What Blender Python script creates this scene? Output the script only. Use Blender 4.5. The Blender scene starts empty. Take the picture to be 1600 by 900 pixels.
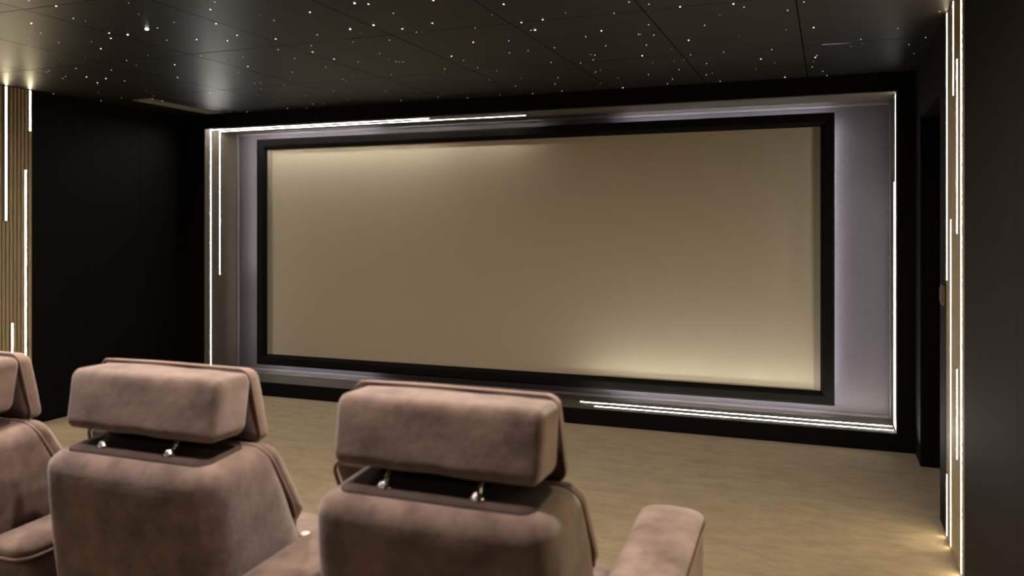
import bpy, bmesh, math, random
from mathutils import Vector, Matrix, noise
C = bpy.context.scene
COL = C.collection
PI = math.pi
H = 1.41                      # eye height
CEIL = 2.396

# ------------------------------------------------------------------ camera
cam_d = bpy.data.cameras.new('camera')
cam = bpy.data.objects.new('camera', cam_d); COL.objects.link(cam)
cam.location = (0, 0, H)
cam.rotation_euler = (PI/2, 0, math.radians(21.18))
cam_d.sensor_width = 36; cam_d.lens = 28.91; cam_d.shift_y = -93.5/1600
cam_d.clip_start = 0.05
cam_d.dof.use_dof = True; cam_d.dof.focus_distance = 5.0; cam_d.dof.aperture_fstop = 2.6
C.camera = cam

# ------------------------------------------------------------------ world, exposure
w = bpy.data.worlds.new('world'); C.world = w; w.use_nodes = True
w.node_tree.nodes['Background'].inputs[0].default_value = (0, 0, 0, 1)
w.node_tree.nodes['Background'].inputs[1].default_value = 0
C.view_settings.view_transform = 'Standard'
C.view_settings.look = 'None'
C.view_settings.exposure = 0.0
C.view_settings.gamma = 1
C.view_settings.use_curve_mapping = False
BACK_LED = 58.0
NICHE_LED = 185.0
NICHE_SIDE_LED = 50.0
WALL_LED = 42.0
FILL_W = (26.0, 27.0, 8.0)  # power of the added seat lights, row by row
FILL_COL = (1.0, .86, .76)

# ------------------------------------------------------------------ materials
def mat(name, col, rough=.5, metal=0.0, spec=.5, var=0.0, vscale=8, bump=0.0, bscale=60, stretch=(1, 1, 1),
        rvar=0.0, col2=None, nrough=.5, aniso=0.0, sheen=0.0, coat=0.0, detail=6, vstretch=None):
    m = bpy.data.materials.new(name); m.use_nodes = True
    nt = m.node_tree; b = nt.nodes['Principled BSDF']
    b.inputs['Base Color'].default_value = (*col, 1)
    b.inputs['Roughness'].default_value = rough
    b.inputs['Metallic'].default_value = metal
    b.inputs['Specular IOR Level'].default_value = spec
    b.inputs['Anisotropic'].default_value = aniso
    b.inputs['Sheen Weight'].default_value = sheen
    b.inputs['Coat Weight'].default_value = coat
    tc = nt.nodes.new('ShaderNodeTexCoord')
    def noise_tex(scale, st, det=6):
        mp = nt.nodes.new('ShaderNodeMapping'); mp.inputs['Scale'].default_value = st
        nt.links.new(tc.outputs['Object'], mp.inputs['Vector'])
        n = nt.nodes.new('ShaderNodeTexNoise'); n.inputs['Scale'].default_value = scale
        n.inputs['Detail'].default_value = det; n.inputs['Roughness'].default_value = nrough
        nt.links.new(mp.outputs['Vector'], n.inputs['Vector'])
        return n
    if var > 0 or col2:
        n = noise_tex(vscale, vstretch or stretch, detail)
        r = nt.nodes.new('ShaderNodeValToRGB')
        c2 = col2 or tuple(c*(1-var) for c in col)
        c1 = col if col2 else tuple(min(1, c*(1+var)) for c in col)
        r.color_ramp.elements[0].position = .34; r.color_ramp.elements[0].color = (*c2, 1)
        r.color_ramp.elements[1].position = .66; r.color_ramp.elements[1].color = (*c1, 1)
        nt.links.new(n.outputs['Fac'], r.inputs['Fac'])
        nt.links.new(r.outputs['Color'], b.inputs['Base Color'])
    if bump > 0 or rvar > 0:
        n = noise_tex(bscale, stretch, 5)
        if bump > 0:
            bp = nt.nodes.new('ShaderNodeBump'); bp.inputs['Strength'].default_value = bump
            bp.inputs['Distance'].default_value = .004
            nt.links.new(n.outputs['Fac'], bp.inputs['Height'])
            nt.links.new(bp.outputs['Normal'], b.inputs['Normal'])
        if rvar > 0:
            mr = nt.nodes.new('ShaderNodeMapRange')
            mr.inputs['From Min'].default_value = .3; mr.inputs['From Max'].default_value = .7
            mr.inputs['To Min'].default_value = rough-rvar; mr.inputs['To Max'].default_value = rough+rvar
            nt.links.new(n.outputs['Fac'], mr.inputs['Value'])
            nt.links.new(mr.outputs['Result'], b.inputs['Roughness'])
    return m

def emit(name, col, strength, sample=True):
    m = bpy.data.materials.new(name); m.use_nodes = True
    nt = m.node_tree; nt.nodes.remove(nt.nodes['Principled BSDF'])
    e = nt.nodes.new('ShaderNodeEmission'); e.inputs[0].default_value = (*col, 1); e.inputs[1].default_value = strength
    nt.links.new(e.outputs[0], nt.nodes['Material Output'].inputs[0])
    if not sample: m.cycles.emission_sampling = 'NONE'
    return m

M = {}
M['carpet'] = mat('carpet', (.35, .272, .158), .95, spec=.1, col2=(.195, .150, .089), vscale=5, vstretch=(1.0, 2.2, 1), detail=14, nrough=.82,
                  bump=.8, bscale=180, sheen=.15)
M['ceiling'] = mat('ceiling_veneer', (.016, .0130, .0108), .43, spec=.12, var=.4, vscale=30, stretch=(.6, 14, 1), nrough=.65, bump=.05,
                   bscale=60, rvar=.03)
M['ceiling_gap'] = mat('ceiling_gap', (.002, .002, .002), .9, spec=0)
M['wall_black'] = mat('black_wall_board', (.0028, .0022, .0019), .55, spec=.10, bump=.03, bscale=120, rvar=.05)
M['wall_brown'] = mat('dark_brown_veneer', (.0125, .0096, .0080), .65, spec=.1, var=.2, vscale=14, stretch=(6, 6, .5), bump=.05, bscale=40)
M['lining'] = mat('niche_lining', (.082, .068, .048), .5, spec=.35, var=.08, vscale=10, bump=.03, bscale=100)
M['panel'] = mat('silk_backing_panel', (.088, .076, .086), .42, metal=.35, spec=.5, var=.16, vscale=60, stretch=(.5, 1, 9),
                 bump=.12, bscale=120, rvar=.06)
M['bead'] = mat('niche_bead', (.16, .145, .145), .35, metal=.3, spec=.5)
M['frame'] = mat('screen_frame_velvet', (.0040, .0033, .0026), .7, spec=.06, bump=.06, bscale=200)
M['screen'] = mat('screen_fabric', (.355, .31, .235), .75, spec=.15, var=.05, vscale=420, bump=.10, bscale=500)
M['screen_mask'] = mat('screen_mask', (.24, .215, .17), .8, spec=.15)
M['slat'] = mat('bronze_slat', (.34, .265, .155), .45, metal=.1, spec=.5, var=.2, vscale=20, stretch=(6, 6, .4), bump=.05)
M['slat_back'] = mat('slat_backing', (.22, .16, .09), .6, spec=.3)
M['channel'] = mat('led_channel', (.30, .29, .28), .35, metal=.8)
M['led'] = emit('led_diffuser', (1.0, .95, .84), NICHE_LED)
M['led_side'] = emit('side_led_diffuser', (1.0, .96, .90), NICHE_SIDE_LED)
M['led_back'] = emit('backlight_diffuser', (.95, .93, 1.0), BACK_LED)
M['led_wall'] = emit('wall_led_diffuser', (1.0, .82, .52), WALL_LED)
M['star_bright'] = emit('star_bright', (.95, .97, 1), 3.0, False)
M['star'] = emit('star_medium', (.95, .97, 1), 1.2, False)
M['star_dim'] = emit('star_dim', (.95, .95, 1), .5, False)
M['star_big'] = emit('star_big', (.95, .98, 1), 14, False)
M['suede'] = mat('mauve_suede', (.215, .145, .115), .82, spec=.22, col2=(.088, .055, .043), vscale=9, bump=.5, bscale=26, nrough=.6,
                 sheen=.35, detail=4)
M['suede_dark'] = mat('dark_brown_suede', (.045, .030, .025), .85, spec=.2, var=.2, vscale=20, bump=.1)
M['piping'] = mat('suede_piping', (.20, .138, .11), .7, spec=.3)
M['seam'] = mat('seat_underside', (.05, .035, .03), .8, spec=.2)
M['chrome'] = mat('chrome', (.75, .74, .72), .18, metal=1)
M['cream'] = mat('cream_disc_finish', (.85, .80, .66), .3, spec=.6)
M['brass'] = mat('brown_switch', (.16, .12, .08), .3, metal=.6)
M['vent'] = mat('vent_metal', (.30, .28, .26), .3, metal=.8)
M['fill_lens'] = emit('fill_glow', FILL_COL, 6, False)
M['white'] = mat('white_enamel', (.6, .58, .55), .4)

# ------------------------------------------------------------------ helpers
def link(name, me, m, parent=None, smooth=False):
    o = bpy.data.objects.new(name, me); COL.objects.link(o)
    if m is not None and not me.materials: me.materials.append(M[m] if isinstance(m, str) else m)
    if parent: o.parent = parent
    if smooth:
        for p in me.polygons: p.use_smooth = True
    return o
def obj(name, bm, m, parent=None, smooth=False):
    bmesh.ops.recalc_face_normals(bm, faces=bm.faces)
    me = bpy.data.meshes.new(name); bm.to_mesh(me); bm.free()
    return link(name, me, m, parent, smooth)
def tag(o, label, cat, group=None, kind=None):
    if kind: o['kind'] = kind
    if label: o['label'] = label
    if cat: o['category'] = cat
    if group: o['group'] = group
    return o
def struct(o, label=None, cat=None):
    o['kind'] = 'structure'
    if label: o['label'] = label
    if cat: o['category'] = cat
    return o
def empty(name, loc, label, cat, group=None, rz=0):
    o = bpy.data.objects.new(name, None); COL.objects.link(o)
    o.location = loc; o.rotation_euler = (0, 0, rz); o.empty_display_size = .1
    return tag(o, label, cat, group)
def box(bm, x0, x1, y0, y1, z0, z1, bev=0):
    r = bmesh.ops.create_cube(bm, size=1)
    vs = r['verts']
    for v in vs:
        v.co = Vector((x0+(v.co.x+.5)*(x1-x0), y0+(v.co.y+.5)*(y1-y0), z0+(v.co.z+.5)*(z1-z0)))
    if bev:
        es = list({e for v in vs for e in v.link_edges})
        bmesh.ops.bevel(bm, geom=es, offset=bev, segments=2, affect='EDGES', profile=.5)
def axis_samples(h, r, nmid):
    out = []
    k = 6
    for i in range(k+1): out.append(-h + r*(1-math.cos(PI/2*i/k))*1.0)
    a, b = -h+r, h-r
    for i in range(1, nmid): out.append(a+(b-a)*i/nmid)
    for i in range(k, -1, -1): out.append(h - r*(1-math.cos(PI/2*i/k)))
    return out
def rbox(hx, hy, hz, r, fn=None, nx=14, ny=4, nz=10):
    """rounded box centred on 0; r = (rx, ry, rz) or a number; fn deforms each point"""
    if not isinstance(r, tuple): r = (r, r, r)
    r = (min(r[0], hx*.98), min(r[1], hy*.98), min(r[2], hz*.98))
    S = [axis_samples(hx, r[0], nx), axis_samples(hy, r[1], ny), axis_samples(hz, r[2], nz)]
    hh = (hx, hy, hz)
    bm = bmesh.new(); cache = {}
    def vert(i, j, k):
        key = (i, j, k)
        if key in cache: return cache[key]
        p = [S[0][i], S[1][j], S[2][k]]
        inn = [max(-(hh[a]-r[a]), min(hh[a]-r[a], p[a])) for a in range(3)]
        d = [(p[a]-inn[a])/r[a] for a in range(3)]
        l = math.sqrt(sum(q*q for q in d))
        if l > 1e-9: p = [inn[a]+r[a]*d[a]/l for a in range(3)]
        p = Vector(p)
        if fn: p = Vector(fn(p.x, p.y, p.z))
        cache[key] = bm.verts.new(p); return cache[key]
    n = [len(s)-1 for s in S]
    for (a, b, c) in ((0, 1, 2), (1, 2, 0), (0, 2, 1)):
        for side in (0, n[c]):
            for i in range(n[a]):
                for j in range(n[b]):
                    q = []
                    for (di, dj) in ((0, 0), (1, 0), (1, 1), (0, 1)):
                        idx = [0, 0, 0]; idx[a] = i+di; idx[b] = j+dj; idx[c] = side
                        q.append(vert(*idx))
                    try: bm.faces.new(q)
                    except ValueError: pass
    bmesh.ops.remove_doubles(bm, verts=bm.verts, dist=1e-6)
    return bm
def tube(bm, pts, r, closed=False, seg=8):
    n = len(pts); rings = []
    pts = [Vector(p) for p in pts]
    up = None
    for i, p in enumerate(pts):
        a = pts[(i-1) % n] if (closed or i > 0) else pts[i]
        b = pts[(i+1) % n] if (closed or i < n-1) else pts[i]
        t = (b-a).normalized()
        if up is None:
            up = Vector((0, 0, 1)) if abs(t.z) < .9 else Vector((1, 0, 0))
        s = t.cross(up)
        if s.length < 1e-5: s = t.cross(Vector((1, .1, .3)))
        s.normalize(); u2 = s.cross(t).normalized(); up = u2
        rings.append([bm.verts.new(p + s*math.cos(2*PI*k/seg)*r + u2*math.sin(2*PI*k/seg)*r) for k in range(seg)])
    for i in range(n if closed else n-1):
        A, B = rings[i], rings[(i+1) % n]
        for k in range(seg):
            bm.faces.new((A[k], A[(k+1) % seg], B[(k+1) % seg], B[k]))
    if not closed:
        bm.faces.new(rings[0]); bm.faces.new(rings[-1][::-1])
def lathe(bm, prof, cx, cy, seg=20):
    rings = [[bm.verts.new((cx+r*math.cos(2*PI*k/seg), cy+r*math.sin(2*PI*k/seg), z)) for k in range(seg)] for r, z in prof]
    for A, B in zip(rings, rings[1:]):
        for k in range(seg): bm.faces.new((A[k], A[(k+1) % seg], B[(k+1) % seg], B[k]))
    bm.faces.new(rings[0]); bm.faces.new(rings[-1])
def round_rect(hx, hz, r, n=6, seg=10):
    pts = []
    for cx, cz, a0 in ((hx-r, hz-r, 0), (-(hx-r), hz-r, PI/2), (-(hx-r), -(hz-r), PI), (hx-r, -(hz-r), 3*PI/2)):
        for i in range(n+1):
            a = a0+PI/2*i/n
            pts.append((cx+r*math.cos(a), cz+r*math.sin(a)))
    out = []
    for i, p in enumerate(pts):                       # long sides get more points so that they can bend
        q = pts[(i+1) % len(pts)]
        L = math.hypot(q[0]-p[0], q[1]-p[1])
        k = seg if L > .08 else 1
        for j in range(k): out.append((p[0]+(q[0]-p[0])*j/k, p[1]+(q[1]-p[1])*j/k))
    return out

# ------------------------------------------------------------------ the room
XL, XR, YF, YB = -5.34, .495, 5.70, -2.2
NX0, NX1, NZ0, NZ1, NY = -5.08, .392, .112, 2.277, 6.13     # screen niche
DY0, DY1, DZ = 4.47, 5.42, 2.075                             # doorway on the right

bm = bmesh.new(); box(bm, XL-.1, .95, YB-.1, 6.3, -.12, 0)
struct(obj('floor', bm, 'carpet'), 'beige carpet across the whole room', 'floor')

# ceiling: veneer panels with open joints under a black backing
bm = bmesh.new()
xs = [XL-.05]; x = -.14-.65*8
while x < XR:
    if x > XL+.05: xs.append(x)
    x += .65
xs.append(.90)
ys = [YB-.05]; y = 3.69-1.028*5
while y < 6.2:
    if y > YB+.05: ys.append(y)
    y += 1.028
ys[-1] = 6.2
g = .0026
for i in range(len(xs)-1):
    for j in range(len(ys)-1):
        box(bm, xs[i]+g, xs[i+1]-g, ys[j]+g, ys[j+1]-g, CEIL, CEIL+.02)
n_panel = len(bm.faces)
box(bm, XL-.1, .95, YB-.1, 6.3, CEIL+.02, CEIL+.12)
bm.faces.ensure_lookup_table()
for f in bm.faces[n_panel:]: f.material_index = 1
for f in bm.faces[:n_panel]:
    f.normal_update()
    if abs(f.normal.z) < .5: f.material_index = 1
o = obj('ceiling', bm, 'ceiling'); o.data.materials.append(M['ceiling_gap'])
struct(o, 'dark veneer ceiling panels with thin joints', 'ceiling')

# front wall: black surround with the niche cut out
bm = bmesh.new()
T = 6.2
box(bm, XL, NX0, YF, T, 0, CEIL); box(bm, NX1, XR, YF, T, 0, CEIL)
box(bm, NX0, NX1, YF, T, 0, NZ0); box(bm, NX0, NX1, YF, T, NZ1, CEIL)
struct(obj('wall_front', bm, 'wall_black'), 'black surround of the screen niche', 'wall')
# lining of the niche
bm = bmesh.new(); t = .006
box(bm, NX0, NX0+t, YF+.002, NY, NZ0, NZ1); box(bm, NX1-t, NX1, YF+.002, NY, NZ0, NZ1)
box(bm, NX0+t, NX1-t, YF+.002, NY, NZ0, NZ0+t); box(bm, NX0+t, NX1-t, YF+.002, NY, NZ1-t, NZ1)
struct(obj('trim_1', bm, 'lining'), 'olive brown lining of the screen niche', 'trim')
# back of the niche
bm = bmesh.new(); box(bm, NX0, NX1, NY, NY+.05, NZ0, NZ1)
struct(obj('wall_niche', bm, 'panel'), 'purple grey backing panel behind the screen', 'wall')
# bead around the panel
bm = bmesh.new(); b0 = .022
for (a, b, c, d) in ((NX0+t, NX0+t+b0, NZ0+t, NZ1-t), (NX1-t-.016, NX1-t, NZ0+t, NZ1-t)):
    box(bm, a, b, NY-b0, NY, c, d, .004)
box(bm, NX0+t+b0, NX1-t-.016, NY-b0, NY, NZ0+t, NZ0+t+b0, .004)
box(bm, NX0+t+b0, NX1-t-.016, NY-b0, NY, NZ1-t-b0, NZ1-t, .004)
struct(obj('trim_2', bm, 'bead'), 'satin bead around the backing panel', 'trim')

# left wall, back wall, right wall with doorway
bm = bmesh.new()
for a, b in ((YB, .9), (.9, 2.35), (2.35, 3.72), (3.72, 5.25), (5.25, 6.2)):
    box(bm, XL-.1, XL, a+.0015, b-.0015, 0, CEIL)
box(bm, XL-.14, XL-.1, YB, 6.2, 0, CEIL)
struct(obj('wall_left', bm, 'wall_black'), 'dark panelled wall left of the screen, shade put into its black', 'wall')  # veneer like the right wall; its unlit look is put into the black
bm = bmesh.new(); box(bm, XL-.1, .95, YB-.1, YB, 0, CEIL)
struct(obj('wall_back', bm, 'wall_brown'), 'dark wall behind the seats', 'wall')
bm = bmesh.new()
for a, b in ((YB, -.1), (-.1, 1.3), (1.3, 2.70), (2.70, 3.695), (4.255, DY0)):
    if a == 1.3: b = 1.98
    if a == 2.70: box(bm, XR, XR+.09, 2.555, 2.6985, 0, CEIL)
    box(bm, XR, XR+.09, a+.0015, b-.0015, 0, CEIL)
box(bm, XR+.022, XR+.09, 3.69, 4.26, 0, CEIL); box(bm, XR+.022, XR+.09, 1.975, 2.56, 0, CEIL)
box(bm, XR, XR+.09, DY0-.0015, DY1, DZ, CEIL)
box(bm, XR, XR+.36, DY1, 6.2, 0, CEIL)
box(bm, XR+.09, XR+.36, YB, DY0, 0, CEIL); box(bm, XR+.09, XR+.36, DY0, DY1, DZ, CEIL)
struct(obj('wall_right', bm, 'wall_brown'), 'dark brown panelled wall right of the screen', 'wall')
# black jamb lining and door leaf set deep in the opening
bm = bmesh.new()
box(bm, XR+.004, XR+.36, DY1-.012, DY1, 0, DZ); box(bm, XR+.004, XR+.36, DY0, DY0+.012, 0, DZ)
box(bm, XR+.004, XR+.36, DY0, DY1, DZ-.012, DZ)
struct(obj('trim_3', bm, 'wall_black'), 'black lining of the doorway', 'trim')
bm = bmesh.new(); box(bm, XR+.30, XR+.345, DY0+.014, DY1-.014, .006, DZ-.014)
d = struct(obj('door_1', bm, 'wall_black'), 'black door set back in the opening beside the screen', 'door')
bm = bmesh.new(); tube(bm, [(XR+.30, DY0+.08, 1.02), (XR+.25, DY0+.08, 1.02), (XR+.25, DY0+.2, 1.02)], .009)
obj('door_handle', bm, 'chrome', d, True)
# jacket board closing the outside of the recess
bm = bmesh.new(); box(bm, XR+.36, XR+.44, YB-.1, 6.2, 0, CEIL)
struct(obj('wall_outer', bm, 'wall_black'), 'wall behind the door', 'wall')

# ------------------------------------------------------------------ projection screen
scr = empty('projection_screen', (-2.307, NY, .215), 'wide beige projection screen in a black mitred frame on the front wall', 'screen')
SX0, SX1 = -.774*6.0, -.0108*6.0
SZ0, SZ1 = H-.1853*6.0, H+.1155*6.0
ox, oy, oz = scr.location
def loc(bm):
    for v in bm.verts: v.co -= Vector((ox, oy, oz))
    return bm
bm = bmesh.new(); mk = .043
box(bm, SX0+mk, SX1-mk, 6.005, 6.015, SZ0-.01, SZ1+.01)
obj('screen_surface', loc(bm), 'screen', scr)
for a, b in ((SX0-.01, SX0+mk), (SX1-mk, SX1+.01)):
    bm = bmesh.new(); box(bm, a, b, 5.998, 6.015, SZ0-.01, SZ1+.01)
    obj('side_mask', loc(bm), 'screen_mask', scr)
# mitred frame bars: profile swept round the rectangle
fw = .090
prof = [(0, 6.005), (.0, 5.996), (.012, 5.978), (.030, 5.965), (.078, 5.960), (fw, 5.968), (fw, 6.035), (0, 6.035)]
def corner(sx, sz, d):
    return ((SX0-d) if sx < 0 else (SX1+d), (SZ0-d) if sz < 0 else (SZ1+d))
cs = [(-1, -1), (1, -1), (1, 1), (-1, 1)]
fr = empty('x', (0, 0, 0), None, None) if False else None
for i in range(4):
    bm = bmesh.new(); a, b = cs[i], cs[(i+1) % 4]
    A = []; B = []
    for d, yy in prof:
        xa, za = corner(*a, d); xb, zb = corner(*b, d)
        if i in (0, 2): xa += .0006*(1 if xb > xa else -1); xb -= .0006*(1 if xb > xa else -1)
        else: za += .0006*(1 if zb > za else -1); zb -= .0006*(1 if zb > za else -1)
        A.append(bm.verts.new((xa, yy, za))); B.append(bm.verts.new((xb, yy, zb)))
    n = len(A)
    for k in range(n): bm.faces.new((A[k], A[(k+1) % n], B[(k+1) % n], B[k]))
    bm.faces.new(A); bm.faces.new(B[::-1])
    obj('frame_bar', loc(bm), 'frame', scr)
bm = bmesh.new()
box(bm, SX0+.25, SX1-.25, 6.018, NY, SZ0+.2, SZ1-.2)
obj('mounting_box', loc(bm), 'frame', scr)
# backlight on the rear of the frame: both ends, not the middle
def back_led(x0, x1, z0, z1):
    bm = bmesh.new(); box(bm, x0, x1, 6.036, 6.042, z0, z1)
    obj('backlight', loc(bm), 'led_back', scr)
e = fw-.030
for zz in (SZ0-e, SZ1+e):
    back_led(SX0-e+.02, SX0+1.02, zz-.004, zz+.004); back_led(SX1-1.42, SX1+e-.02, zz-.004, zz+.004)
for xx in (SX0-e, SX1+e): back_led(xx-.004, xx+.004, SZ0-e+.02, SZ1+e-.02)

# ------------------------------------------------------------------ light strips
def strip(ends, normal, across, wdt, mt, label, group, proud=.001, panel=None):
    """a light line: metal channel with a diffuser; ends = two points on the wall, normal into the room"""
    a, b = Vector(ends[0]), Vector(ends[1]); nrm = Vector(normal); ac = Vector(across)
    if panel:
        root = bpy.data.objects.new('led_strip', None); COL.objects.link(root); root.parent = panel
        root.location = a-panel.location
    else: root = empty('led_strip', tuple(a), label, 'led strip', group)
    def slab(w2, h0, h1, shr=0):
        bm = bmesh.new(); d = (b-a).normalized()
        p0, p1 = d*shr, (b-a)-d*shr
        vs = []
        for p in (p0, p1):
            for s, h in ((-w2, h0), (w2, h0), (w2, h1), (-w2, h1)):
                vs.append(bm.verts.new(p+ac*s+nrm*h))
        for q in ((0, 1, 2, 3), (7, 6, 5, 4), (0, 4, 5, 1), (1, 5, 6, 2), (2, 6, 7, 3), (3, 7, 4, 0)):
            bm.faces.new([vs[k] for k in q])
        return bm
    obj('channel', slab(wdt/2+.0025, 0, proud), 'channel', root)
    obj('diffuser', slab(wdt/2, proud, proud+.0004, .003), mt, root)
    return root
G1 = 'light lines lining the screen niche'
xl, xr, zt, zb = NX0+t, NX1-t, NZ1-t, NZ0+t
yA, yB = 5.775, 5.89
def nl(ends, normal, across, label): strip(ends, normal, across, .0048 if normal[2] else .009, 'led' if normal[2] else 'led_side', label, G1)
nl(((xl, yA, zb+.01), (xl, yA, zt-.004)), (1, 0, 0), (0, 1, 0), 'full height white light line on the left side of the screen niche')
nl(((xl, yB, .995), (xl, yB, zt-.004)), (1, 0, 0), (0, 1, 0), 'shorter white light line ending halfway down the left side of the niche')
nl(((xl+.01, yA, zt), (-2.93, yA, zt)), (0, 0, -1), (0, 1, 0), 'front light line along the niche top, above the screen left half')
nl(((xl+.01, yB, zt), (-2.17, yB, zt)), (0, 0, -1), (0, 1, 0), 'rear light line along the niche top, the longer one, ending above screen centre')
nl(((xr, yA, zb+.01), (xr, yA, zt-.004)), (-1, 0, 0), (0, 1, 0), 'full height white light line on the right side of the screen niche')
nl(((xr, yB, zb+.01), (xr, yB, 1.71)), (-1, 0, 0), (0, 1, 0), 'second light line on the niche right side, stopping short of the top')
nl(((-1.60, yA, zb), (xr-.01, yA, zb)), (0, 0, 1), (0, 1, 0), 'front light line along the niche bottom, below the screen right half')
nl(((-1.74, yB, zb), (xr-.01, yB, zb)), (0, 0, 1), (0, 1, 0), 'rear light line along the niche bottom, nearest under the screen frame')

# ------------------------------------------------------------------ slatted wall panels with light lines
L_FILL = [(2.44, .006, 1.55), (2.36, 1.3, CEIL-.004), (2.28, .006, CEIL-.004), (2.20, .4, 1.9), (2.08, .9, CEIL-.004)]  # light lines of an unseen panel added to light the seats' right sides
def slat_panel(xw, sgn, y0, y1, leds, label):
    root = empty('slat_panel', (xw, (y0+y1)/2, 0), label, 'wall panel', 'slatted panels on the side walls')
    cy = (y0+y1)/2
    bm = bmesh.new(); box(bm, min(0, sgn*.006), max(0, sgn*.006), y0-cy, y1-cy, .002, CEIL-.002)
    obj('backing', bm, 'slat_back', root)
    bm = bmesh.new(); y = y0+.001
    while y+.02 <= y1+.001:
        hit = [l for l in leds if abs(l[0]-(y+.010)) < .0155]
        spans = [(.002, CEIL-.002)]
        for l in hit:
            new = []
            for a, b in spans:
                if l[1] > a: new.append((a, min(b, l[1])))
                if l[2] < b: new.append((max(a, l[2]), b))
            spans = [(a, b) for a, b in new if b-a > .01]
        for a, b in spans:
            box(bm, min(sgn*.006, sgn*.022), max(sgn*.006, sgn*.022), y-cy, y+.019-cy, a, b, .0025)
        y += .0285
    obj('slats', bm, 'slat', root)
    return root
LR = [(4.21, 1.17, CEIL-.004), (4.21, .006, .29), (4.075, .006, 1.45), (4.0, 1.98, CEIL-.004), (3.885, 1.385, 2.12),
      (3.885, .44, .82), (3.765, .006, CEIL-.004)]
LL = [(4.222, 2.10, CEIL-.004), (4.187, .30, 1.825), (4.085, .006, .75), (4.04, 1.46, CEIL-.004), (3.88, .5, 1.6), (3.79, .9, CEIL-.004)]
for (xw, sg, LS, lb) in ((XR+.021, -1, LR, 'bronze slatted panel with light lines on the right wall, beside the light switch'),
                         (XR+.021, -1, L_FILL, 'added slatted light panel, unseen on the near right wall, lighting the seat sides'),
                         (XL, 1, LL, 'bronze slatted panel with light lines on the left wall, at the photo\'s left edge')):
    pn = slat_panel(xw, sg, 3.70 if LS is not L_FILL else 1.983, 4.25 if LS is not L_FILL else 2.550, LS, lb)
    for y, a, b in LS:
        strip(((xw+sg*.006, y, a), (xw+sg*.006, y, b)), (sg, 0, 0), (0, 1, 0), .014, 'led_wall', None, None, .0165, pn)

# light switch
sw = empty('light_switch', (XR, 4.325, 1.097), 'small bronze light switch plate on the right wall beside the slats', 'switch')
bm = bmesh.new(); box(bm, -.009, 0, -.055, .055, -.048, .048, .003); obj('switch_plate', bm, 'brass', sw)
for k in (-.024, .024):
    bm = bmesh.new(); box(bm, -.014, -.009, k-.020, k+.020, -.035, .035, .002); obj('rocker', bm, 'brass', sw)

# ------------------------------------------------------------------ ceiling vent
vt = empty('ceiling_vent', (-4.915, 5.25, CEIL), 'dark lattice air vent in the ceiling above the niche left corner', 'vent')
bm = bmesh.new(); hx, hy, f = .09, .41, .010
box(bm, -hx, -hx+f, -hy, hy, -.006, 0); box(bm, hx-f, hx, -hy, hy, -.006, 0)
box(bm, -hx+f, hx-f, -hy, -hy+f, -.006, 0); box(bm, -hx+f, hx-f, hy-f, hy, -.006, 0)
obj('vent_frame', bm, 'vent', vt)
bm = bmesh.new()
for s in (1, -1):
    k = -hy-hx
    while k < hy+hx:                     # diagonal bars clipped to the opening
        pts = []
        for xx in (-hx+f, hx-f):
            pts.append((xx, k+s*xx))
        (xa, ya), (xb, yb) = pts
        lo, hi = -hy+f, hy-f
        def clip(p, q):
            (x1, y1), (x2, y2) = p, q
            if y1 < lo: x1 += (lo-y1)*(x2-x1)/(y2-y1); y1 = lo
            if y1 > hi: x1 += (hi-y1)*(x2-x1)/(y2-y1); y1 = hi
            return x1, y1
        if not (max(ya, yb) <= lo or min(ya, yb) >= hi):
            p, q = clip((xa, ya), (xb, yb)), clip((xb, yb), (xa, ya))
            if math.hypot(p[0]-q[0], p[1]-q[1]) > .01:
                tube(bm, [(p[0], p[1], -.003), (q[0], q[1], -.003)], .0022, seg=5)
        k += .030
obj('lattice', bm, 'vent', vt)

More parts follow.
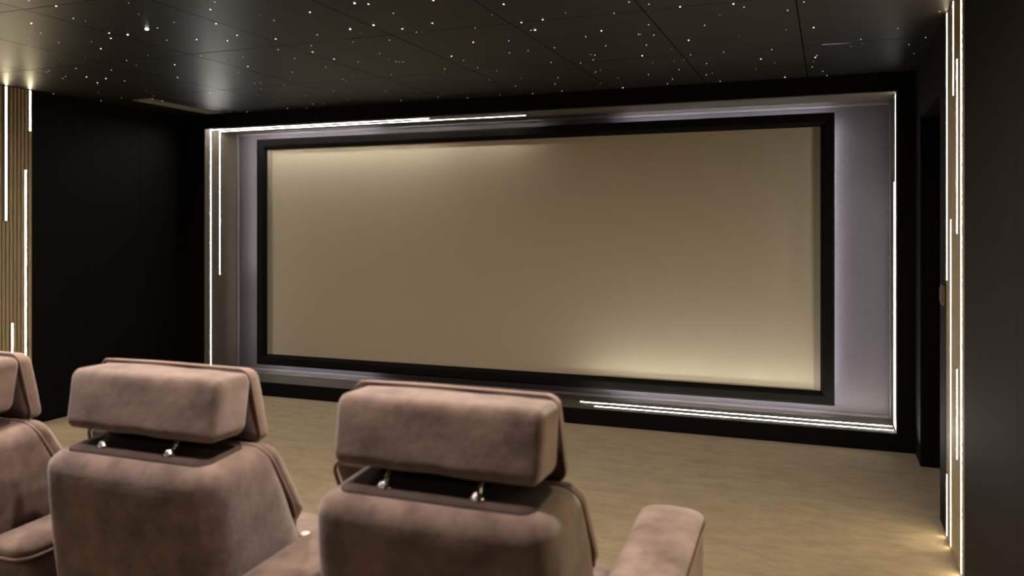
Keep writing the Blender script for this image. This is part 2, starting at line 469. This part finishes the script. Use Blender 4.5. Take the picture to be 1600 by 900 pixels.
# ------------------------------------------------------------------ stars: fibre ends in the ceiling
S = {0: [(225,3,1),(438,46,2),(573,143,1),(668,165,0),(245,181,2),(318,258,1),(226,300,0),(385,310,0),(459,331,1),(713,325,0),(788,379,2),(852,257,2),(866,298,2),(228,357,0),(222,380,0),(475,467,0),(667,452,0),(990,472,1),(363,562,1),(385,553,1),(593,534,1),(512,597,1),(491,612,1),(676,600,2),(870,547,1),(827,613,2),(761,646,2),(762,662,0),(973,632,1),(158,577,1),(145,660,0),(418,733,1),(768,722,0),(788,787,1),(948,763,0),(20,415,0),(40,483,0)],
 200: [(5,22,0),(678,15,1),(643,73,2),(83,109,0),(230,218,1),(360,173,1),(688,184,2),(851,275,2),(777,317,2),(303,313,1),(536,307,2),(158,432,0),(716,393,0),(567,436,1),(898,447,1),(65,509,0),(365,505,2),(937,518,2),(387,604,2),(860,567,1),(620,605,0),(549,650,0),(500,672,0),(990,649,1),(776,692,0),(641,724,2),(737,722,0),(523,752,1),(141,708,0),(201,748,0),(193,772,1),(268,787,1),(858,776,0),(990,832,1),(790,873,1),(948,877,1)],
 400: [(33,120,0),(140,159,1),(421,95,2),(770,23,3),(878,31,2),(736,226,3),(918,195,3),(817,258,0),(478,271,1),(154,303,2),(700,314,0),(757,326,1),(173,388,1),(431,356,1),(442,406,2),(301,457,1),(609,460,2),(798,482,1),(965,417,1),(545,522,1),(285,562,1),(262,617,0),(750,593,0),(896,592,0),(676,618,1),(704,630,1),(38,646,1),(38,692,1),(217,662,1),(488,657,0),(885,652,0),(606,712,1),(10,747,1),(58,778,0),(145,806,1),(385,747,1),(415,744,0),(727,734,0),(719,772,1),(890,757,0),(246,845,1),(396,842,1),(445,812,1),(530,810,0)],
 600: [(385,3,2),(73,103,1),(935,32,2),(843,115,0),(143,225,2),(378,180,2),(253,250,1),(298,250,0),(711,218,1),(42,312,1),(252,327,0),(697,329,2),(975,318,1),(980,412,1),(527,438,2),(621,471,1),(40,463,0),(95,481,1),(120,483,1),(150,484,1),(58,582,1),(182,559,0),(475,537,1),(465,568,0),(275,595,0),(731,528,1),(883,552,1),(823,622,1),(832,682,0),(905,742,0),(15,712,1),(255,707,0),(459,739,0),(421,757,1),(603,722,0),(652,765,1),(133,784,1)],
 800: [(915,15,1),(418,100,0),(797,103,1),(74,175,2),(240,152,2),(148,236,1),(180,233,3),(699,240,2),(576,286,1),(990,267,1),(332,372,1),(733,357,1),(126,395,1),(607,425,0),(622,425,0),(648,430,1),(635,466,1),(305,487,1),(536,491,1),(653,562,1),(693,548,0),(72,609,0),(360,607,1),(825,609,0),(28,672,1),(336,657,1),(692,650,0),(390,710,1),(866,685,2),(162,731,1)],
 1000: [(70,32,1),(313,52,2),(730,29,2),(813,55,1),(625,117,0),(67,192,1),(505,197,1),(5,267,0),(108,273,1),(50,352,1),(380,313,2),(778,283,0),(247,382,0),(18,435,2),(395,427,1),(653,407,1),(100,490,0),(267,477,0),(343,469,0),(520,496,1),(945,460,2),(905,538,0),(305,543,1),(67,582,1),(518,584,1),(565,573,0),(255,618,1),(626,634,1),(215,653,1)],
 1200: [(280,15,1),(155,80,1),(142,233,0),(356,215,2),(30,386,1),(54,489,0),(133,602,2),(383,433,1),(370,447,2),(357,480,0),(346,522,1),(428,556,1),(460,590,1),(650,362,0),(725,305,1),(737,340,0)],
 1300: [(840,88,1),(516,221,1),(732,292,1),(600,348,1),(640,418,0)]}
def dome(r):
    bm = bmesh.new(); rings = []
    for i in range(4):
        a = PI/2*i/4
        rings.append([bm.verts.new((r*math.cos(a)*math.cos(2*PI*k/10), r*math.cos(a)*math.sin(2*PI*k/10), -r*.8*math.sin(a))) for k in range(10)])
    top = bm.verts.new((0, 0, -r*.8))
    for A, B in zip(rings, rings[1:]):
        for k in range(10): bm.faces.new((A[k], A[(k+1) % 10], B[(k+1) % 10], B[k]))
    for k in range(10): bm.faces.new((rings[-1][k], rings[-1][(k+1) % 10], top))
    bm.faces.new(rings[0])
    bmesh.ops.recalc_face_normals(bm, faces=bm.faces)
    me = bpy.data.meshes.new('ceiling_star'); bm.to_mesh(me); bm.free(); return me
def dmesh(r, m):
    me = dome(r); me.materials.append(M[m]); return me
SM = {0: dmesh(.0024, 'star_dim'), 1: dmesh(.0029, 'star'), 2: dmesh(.0038, 'star_bright'), 3: dmesh(.0052, 'star_bright'), 4: dmesh(.0095, 'star_big')}
ang = math.radians(21.18)
def ceil_point(px, py):
    u, v = (px-800)/1285, (356.5-py)/1285
    dx, dy = -math.sin(ang)+u*math.cos(ang), math.cos(ang)+u*math.sin(ang)
    k = (CEIL-H)/v
    return dx*k, dy*k
SL = {0: ('faint pinpoint star light in the dark ceiling', 'faint star lights in the ceiling'),
      1: ('small white star light in the dark ceiling', 'small star lights in the ceiling'),
      2: ('bright white star light in the dark ceiling', 'bright star lights in the ceiling'),
      3: ('large bright star light in the dark ceiling', 'large star lights in the ceiling')}
def star(px, py, k):
    x, y = ceil_point(px, py)
    x = max(x, XL+.012); y = min(y, YF-.012)
    o = bpy.data.objects.new('ceiling_star', SM[k]); COL.objects.link(o); o.location = (x, y, CEIL)
    return o
for off in S:
    for cx, cy, k in S[off]:
        tag(star(off+cx/5, cy/5, k), SL[k][0], 'star light', SL[k][1])
tag(star(229.4, 45, 4), 'biggest and brightest star light, upper left of the dark ceiling', 'star light')
tag(star(199.6, 54, 3), 'bright round star light just left of the biggest one', 'star light')
# a shooting star: a row of fibre ends
sh = empty('shooting_star', (*ceil_point(1306, 68.5), CEIL), 'thin shooting star line of light points in the ceiling near the right wall', 'star light')
bm = bmesh.new()
a = Vector((*ceil_point(1285, 69.5), CEIL))-sh.location; b = Vector((*ceil_point(1327, 67.3), CEIL))-sh.location
tube(bm, [a, b], .0006, seg=6); obj('light_trail', bm, 'star_dim', sh)
for k in range(9):
    o = bpy.data.objects.new('light_point', SM[0]); COL.objects.link(o); o.parent = sh; o.location = a.lerp(b, k/8*.62)

# ------------------------------------------------------------------ downlights added over and behind the seats, out of view, to light the chairs
def fill_downlight(x, y, label, power):
    r = empty('fill_downlight', (x, y, CEIL), label, 'added fill light', 'added fill lights over and behind the seats')
    bm = bmesh.new(); lathe(bm, [(.055, 0), (.055, -.004), (.050, -.007), (.040, -.007), (.040, 0)], 0, 0, 24)
    obj('trim_ring', bm, 'vent', r, True)
    bm = bmesh.new(); lathe(bm, [(.038, -.001), (.038, -.004), (.030, -.0055)], 0, 0, 24); obj('lamp_lens', bm, 'fill_lens', r, True)
    l = bpy.data.lights.new('fill_lamp', 'AREA'); l.shape = 'DISK'; l.size = .075; l.energy = power; l.color = FILL_COL; l.spread = math.radians(172)
    lo = bpy.data.objects.new('fill_lamp', l); COL.objects.link(lo); lo.parent = r; lo.location = (0, 0, -.012)
DL = [(-3.9, 2.3), (-2.35, 2.3), (-.95, 2.3), (-3.9, 1.5), (-2.35, 1.5), (-.95, 1.5), (-3.9, -1.1), (-2.35, -1.1), (-.75, -1.1)]
DN = ['front left', 'front middle', 'front right', 'middle left', 'middle centre', 'middle right', 'rear left', 'rear centre', 'rear right']
for i, ((x, y), n) in enumerate(zip(DL, DN)):
    fill_downlight(x, y, 'added round ceiling fill lamp, the %s one of the nine' % n, FILL_W[i//3])

# ------------------------------------------------------------------ cinema armchairs
YO = 1.90                                     # the chair's origin stands at y = 1.90
def nz(x, y, z, s=6, a=.003, seed=0):
    return a*noise.noise(Vector((x*s+seed*7.3, y*s+3.1*seed, z*s)))
def fwd(z):                                   # lean of the front of the back: further forward lower down
    return .58*(.83-z) if z > .5 else .58*.33+.25*(.5-z)
def make_chair(label, seed):
    root = empty('cinema_armchair', (0, YO, 0), label, 'armchair', 'row of suede armchairs')
    P = lambda n, bm, m, par=None, sm=True: obj(n, bm, m, par or root, sm)
    # backrest shell
    hz = .36; zc = .472
    def f(x, y, z):
        zz = z+zc
        tt = (y+.13)/.26                       # 0 back, 1 front
        yb = 1.525 + .11*(.83-zz)
        yf = 1.775 + .85*fwd(zz)
        yy = yb+(yf-yb)*tt - YO
        top = max(0, (zz-.70)/.13)
        xx = x*(1+.03*(1-top) + .012*tt) + .02
        zz += top*.020*(tt-.45)
        n = nz(x, y, z, 5, .006, seed)
        bulge = .012*(1-(x/.28)**2)*(1-abs(z/hz)**4)*(1-tt)
        return (xx, yy-bulge+n, zz)
    P('backrest', rbox(.277, .13, hz, (.050, .055, .050), f, 20, 8, 20), 'suede')
    # dark inset on top of the backrest
    def f2(x, y, z): 
        return (x+.02, y+1.645-YO, z+.833+(y+.0)*.09)
    P('top_inset', rbox(.232, .080, .008, (.03, .03, .007), f2, 14, 4, 2), 'suede_dark')
    # front back-cushion with piping
    def cz(x, z, y):
        zz = z+.575
        yy = 1.775+fwd(zz)+y - YO
        k = min(1, max(0, (.64-zz)/.09)); k = k*k*(3-2*k)
        return (x*(1-.03*max(0, z/.26)-.185*k)-.026, yy, zz)
    def f3(x, y, z):
        p = cz(x, z, y + .012*(1-(x/.32)**2)*(1 if y > 0 else 0))
        n = nz(x, y, z, 8, .004, seed+2); return (p[0], p[1]+n, p[2])
    c = P('back_cushion', rbox(.332, .030, .262, (.035, .028, .045), f3, 18, 3, 16), 'suede')
    bm = bmesh.new(); tube(bm, [cz(x, z, -.024) for x, z in round_rect(.332, .262, .05)], .0050, True)
    P('piping', bm, 'piping', c)
    # headrest block
    def f4(x, y, z):
        n = nz(x, y, z, 9, .006, seed+4)
        bl = .006*(1-(x/.25)**2)
        tp = .010*(z/.077)
        return (x+.008, y+1.665-YO-(bl if y < 0 else 0)+tp+n, z+.953+n*.5+ .004*(1-(x/.25)**2)*(1 if z > 0 else 0))
    hb = P('headrest', rbox(.250, .066, .077, (.020, .020, .030), f4, 18, 4, 6), 'suede')
    # headrest front pad with piping
    def pz(x, z, y):
        return (x-.010, y+1.768-YO-.02*(z/.1)+.010*(abs(x)/.26)**3, z+.936+.004*(1-(x/.26)**2))
    def f5(x, y, z):
        p = pz(x*(1+.02*(-z/.1)), z, y); return (p[0], p[1]+nz(x, y, z, 9, .004, seed+5), p[2])
    hp = P('headrest_pad', rbox(.262, .028, .100, (.028, .022, .028), f5, 16, 3, 8), 'suede')
    bm = bmesh.new(); tube(bm, [pz(x*(1+.02*(-z/.1)), z, -.020) for x, z in round_rect(.262, .100, .028)], .0042, True)
    P('piping', bm, 'piping', hp)
    # chrome posts
    for px in (-.106, .118):
        bm = bmesh.new(); tube(bm, [(px, 1.590-YO, .80), (px, 1.596-YO, .84), (px, 1.655-YO, .905)], .0058, seg=12)
        po = P('headrest_post', bm, 'chrome')
        bm = bmesh.new(); lathe(bm, [(.016, .832), (.016, .841), (.011, .845), (.008, .850), (.0062, .851)], px, 1.594-YO, 20)
        P('collar', bm, 'chrome', po)
    # seat cushion, body, plinth
    def f6(x, y, z):
        return (x-.018, y+2.12-YO, z+.395+.012*(1-(x/.27)**2)*(1 if z > 0 else 0)-.02*max(0, y/.2)+nz(x, y, z, 7, .004, seed+6))
    P('seat', rbox(.262, .205, .065, (.035, .04, .04), f6, 12, 8, 4), 'suede')
    P('seat_base', rbox(.262, .30, .135, .02, lambda x, y, z: (x-.018, y+2.0-YO, z+.19), 6, 6, 4), 'suede')
    bm = bmesh.new(); box(bm, -.24, .21, 1.72-YO, 2.26-YO, 0, .07, .004)
    P('plinth', bm, 'suede_dark', None, False)
    # armrest: body and piped pad rising to the front
    ax = .394
    def az(y):                                # height of the pad top over world y
        return .550+.030*(y-1.6)+.048*max(0, (y-1.9)/.5)**1.5
    def f7(x, y, z):
        wy = y+2.0; zt = az(wy)-.028
        k = (z+.2)/.4
        return (x*(1-.10*max(0, (1.75-wy)/.2))+ax, wy-YO, .03+k*(zt-.03)+nz(x, y, z, 6, .003, seed+8))
    P('armrest', rbox(.085, .40, .2, (.03, .04, .03), f7, 4, 14, 6), 'suede')
    def f8(x, y, z):
        wy = y+1.985
        return (x*(1-.06*max(0, (1.80-wy)/.2))+ax, wy-YO, z+az(wy)-.018+.010*(1-(x/.1)**2)*(1 if z > 0 else 0)-.05*max(0, (wy-2.3)/.12)**2)
    ap = P('armrest_pad', rbox(.090, .415, .022, (.045, .05, .021), f8, 6, 16, 2), 'suede')
    bm = bmesh.new()
    tube(bm, [f8(x, y, -.010) for x, y in round_rect(.091, .416, .048)], .0042, True)
    P('piping', bm, 'piping', ap)
    bm = bmesh.new(); bx, by = .320, 1.885  # small cream disc for a pale spot on the armrest
    bz = az(by)-.018+.022
    lathe(bm, [(.014, bz-.004), (.014, bz+.003), (.011, bz+.006), (.004, bz+.007)], bx, by-YO, 20)
    P('cream_disc', bm, 'cream')
    return root
c1 = make_chair('mauve brown suede armchair nearest the camera, at the right end of the row', 1)
c1.location.x = -.815
def copy_tree(o, parent=None):
    c = o.copy(); COL.objects.link(c)
    if parent: c.parent = parent
    for ch in [k for k in o.children]: copy_tree(ch, c)
    return c
kids = copy_tree(c1); kids.location = (-1.675, YO+.03, 0)
kids['label'] = 'mauve brown suede armchair in the middle of the row, between the other two'
k3 = copy_tree(c1); k3.location = (-2.485, YO, 0)
k3['label'] = 'suede armchair cut off by the photo\'s left edge, piped armrest pad on its right'
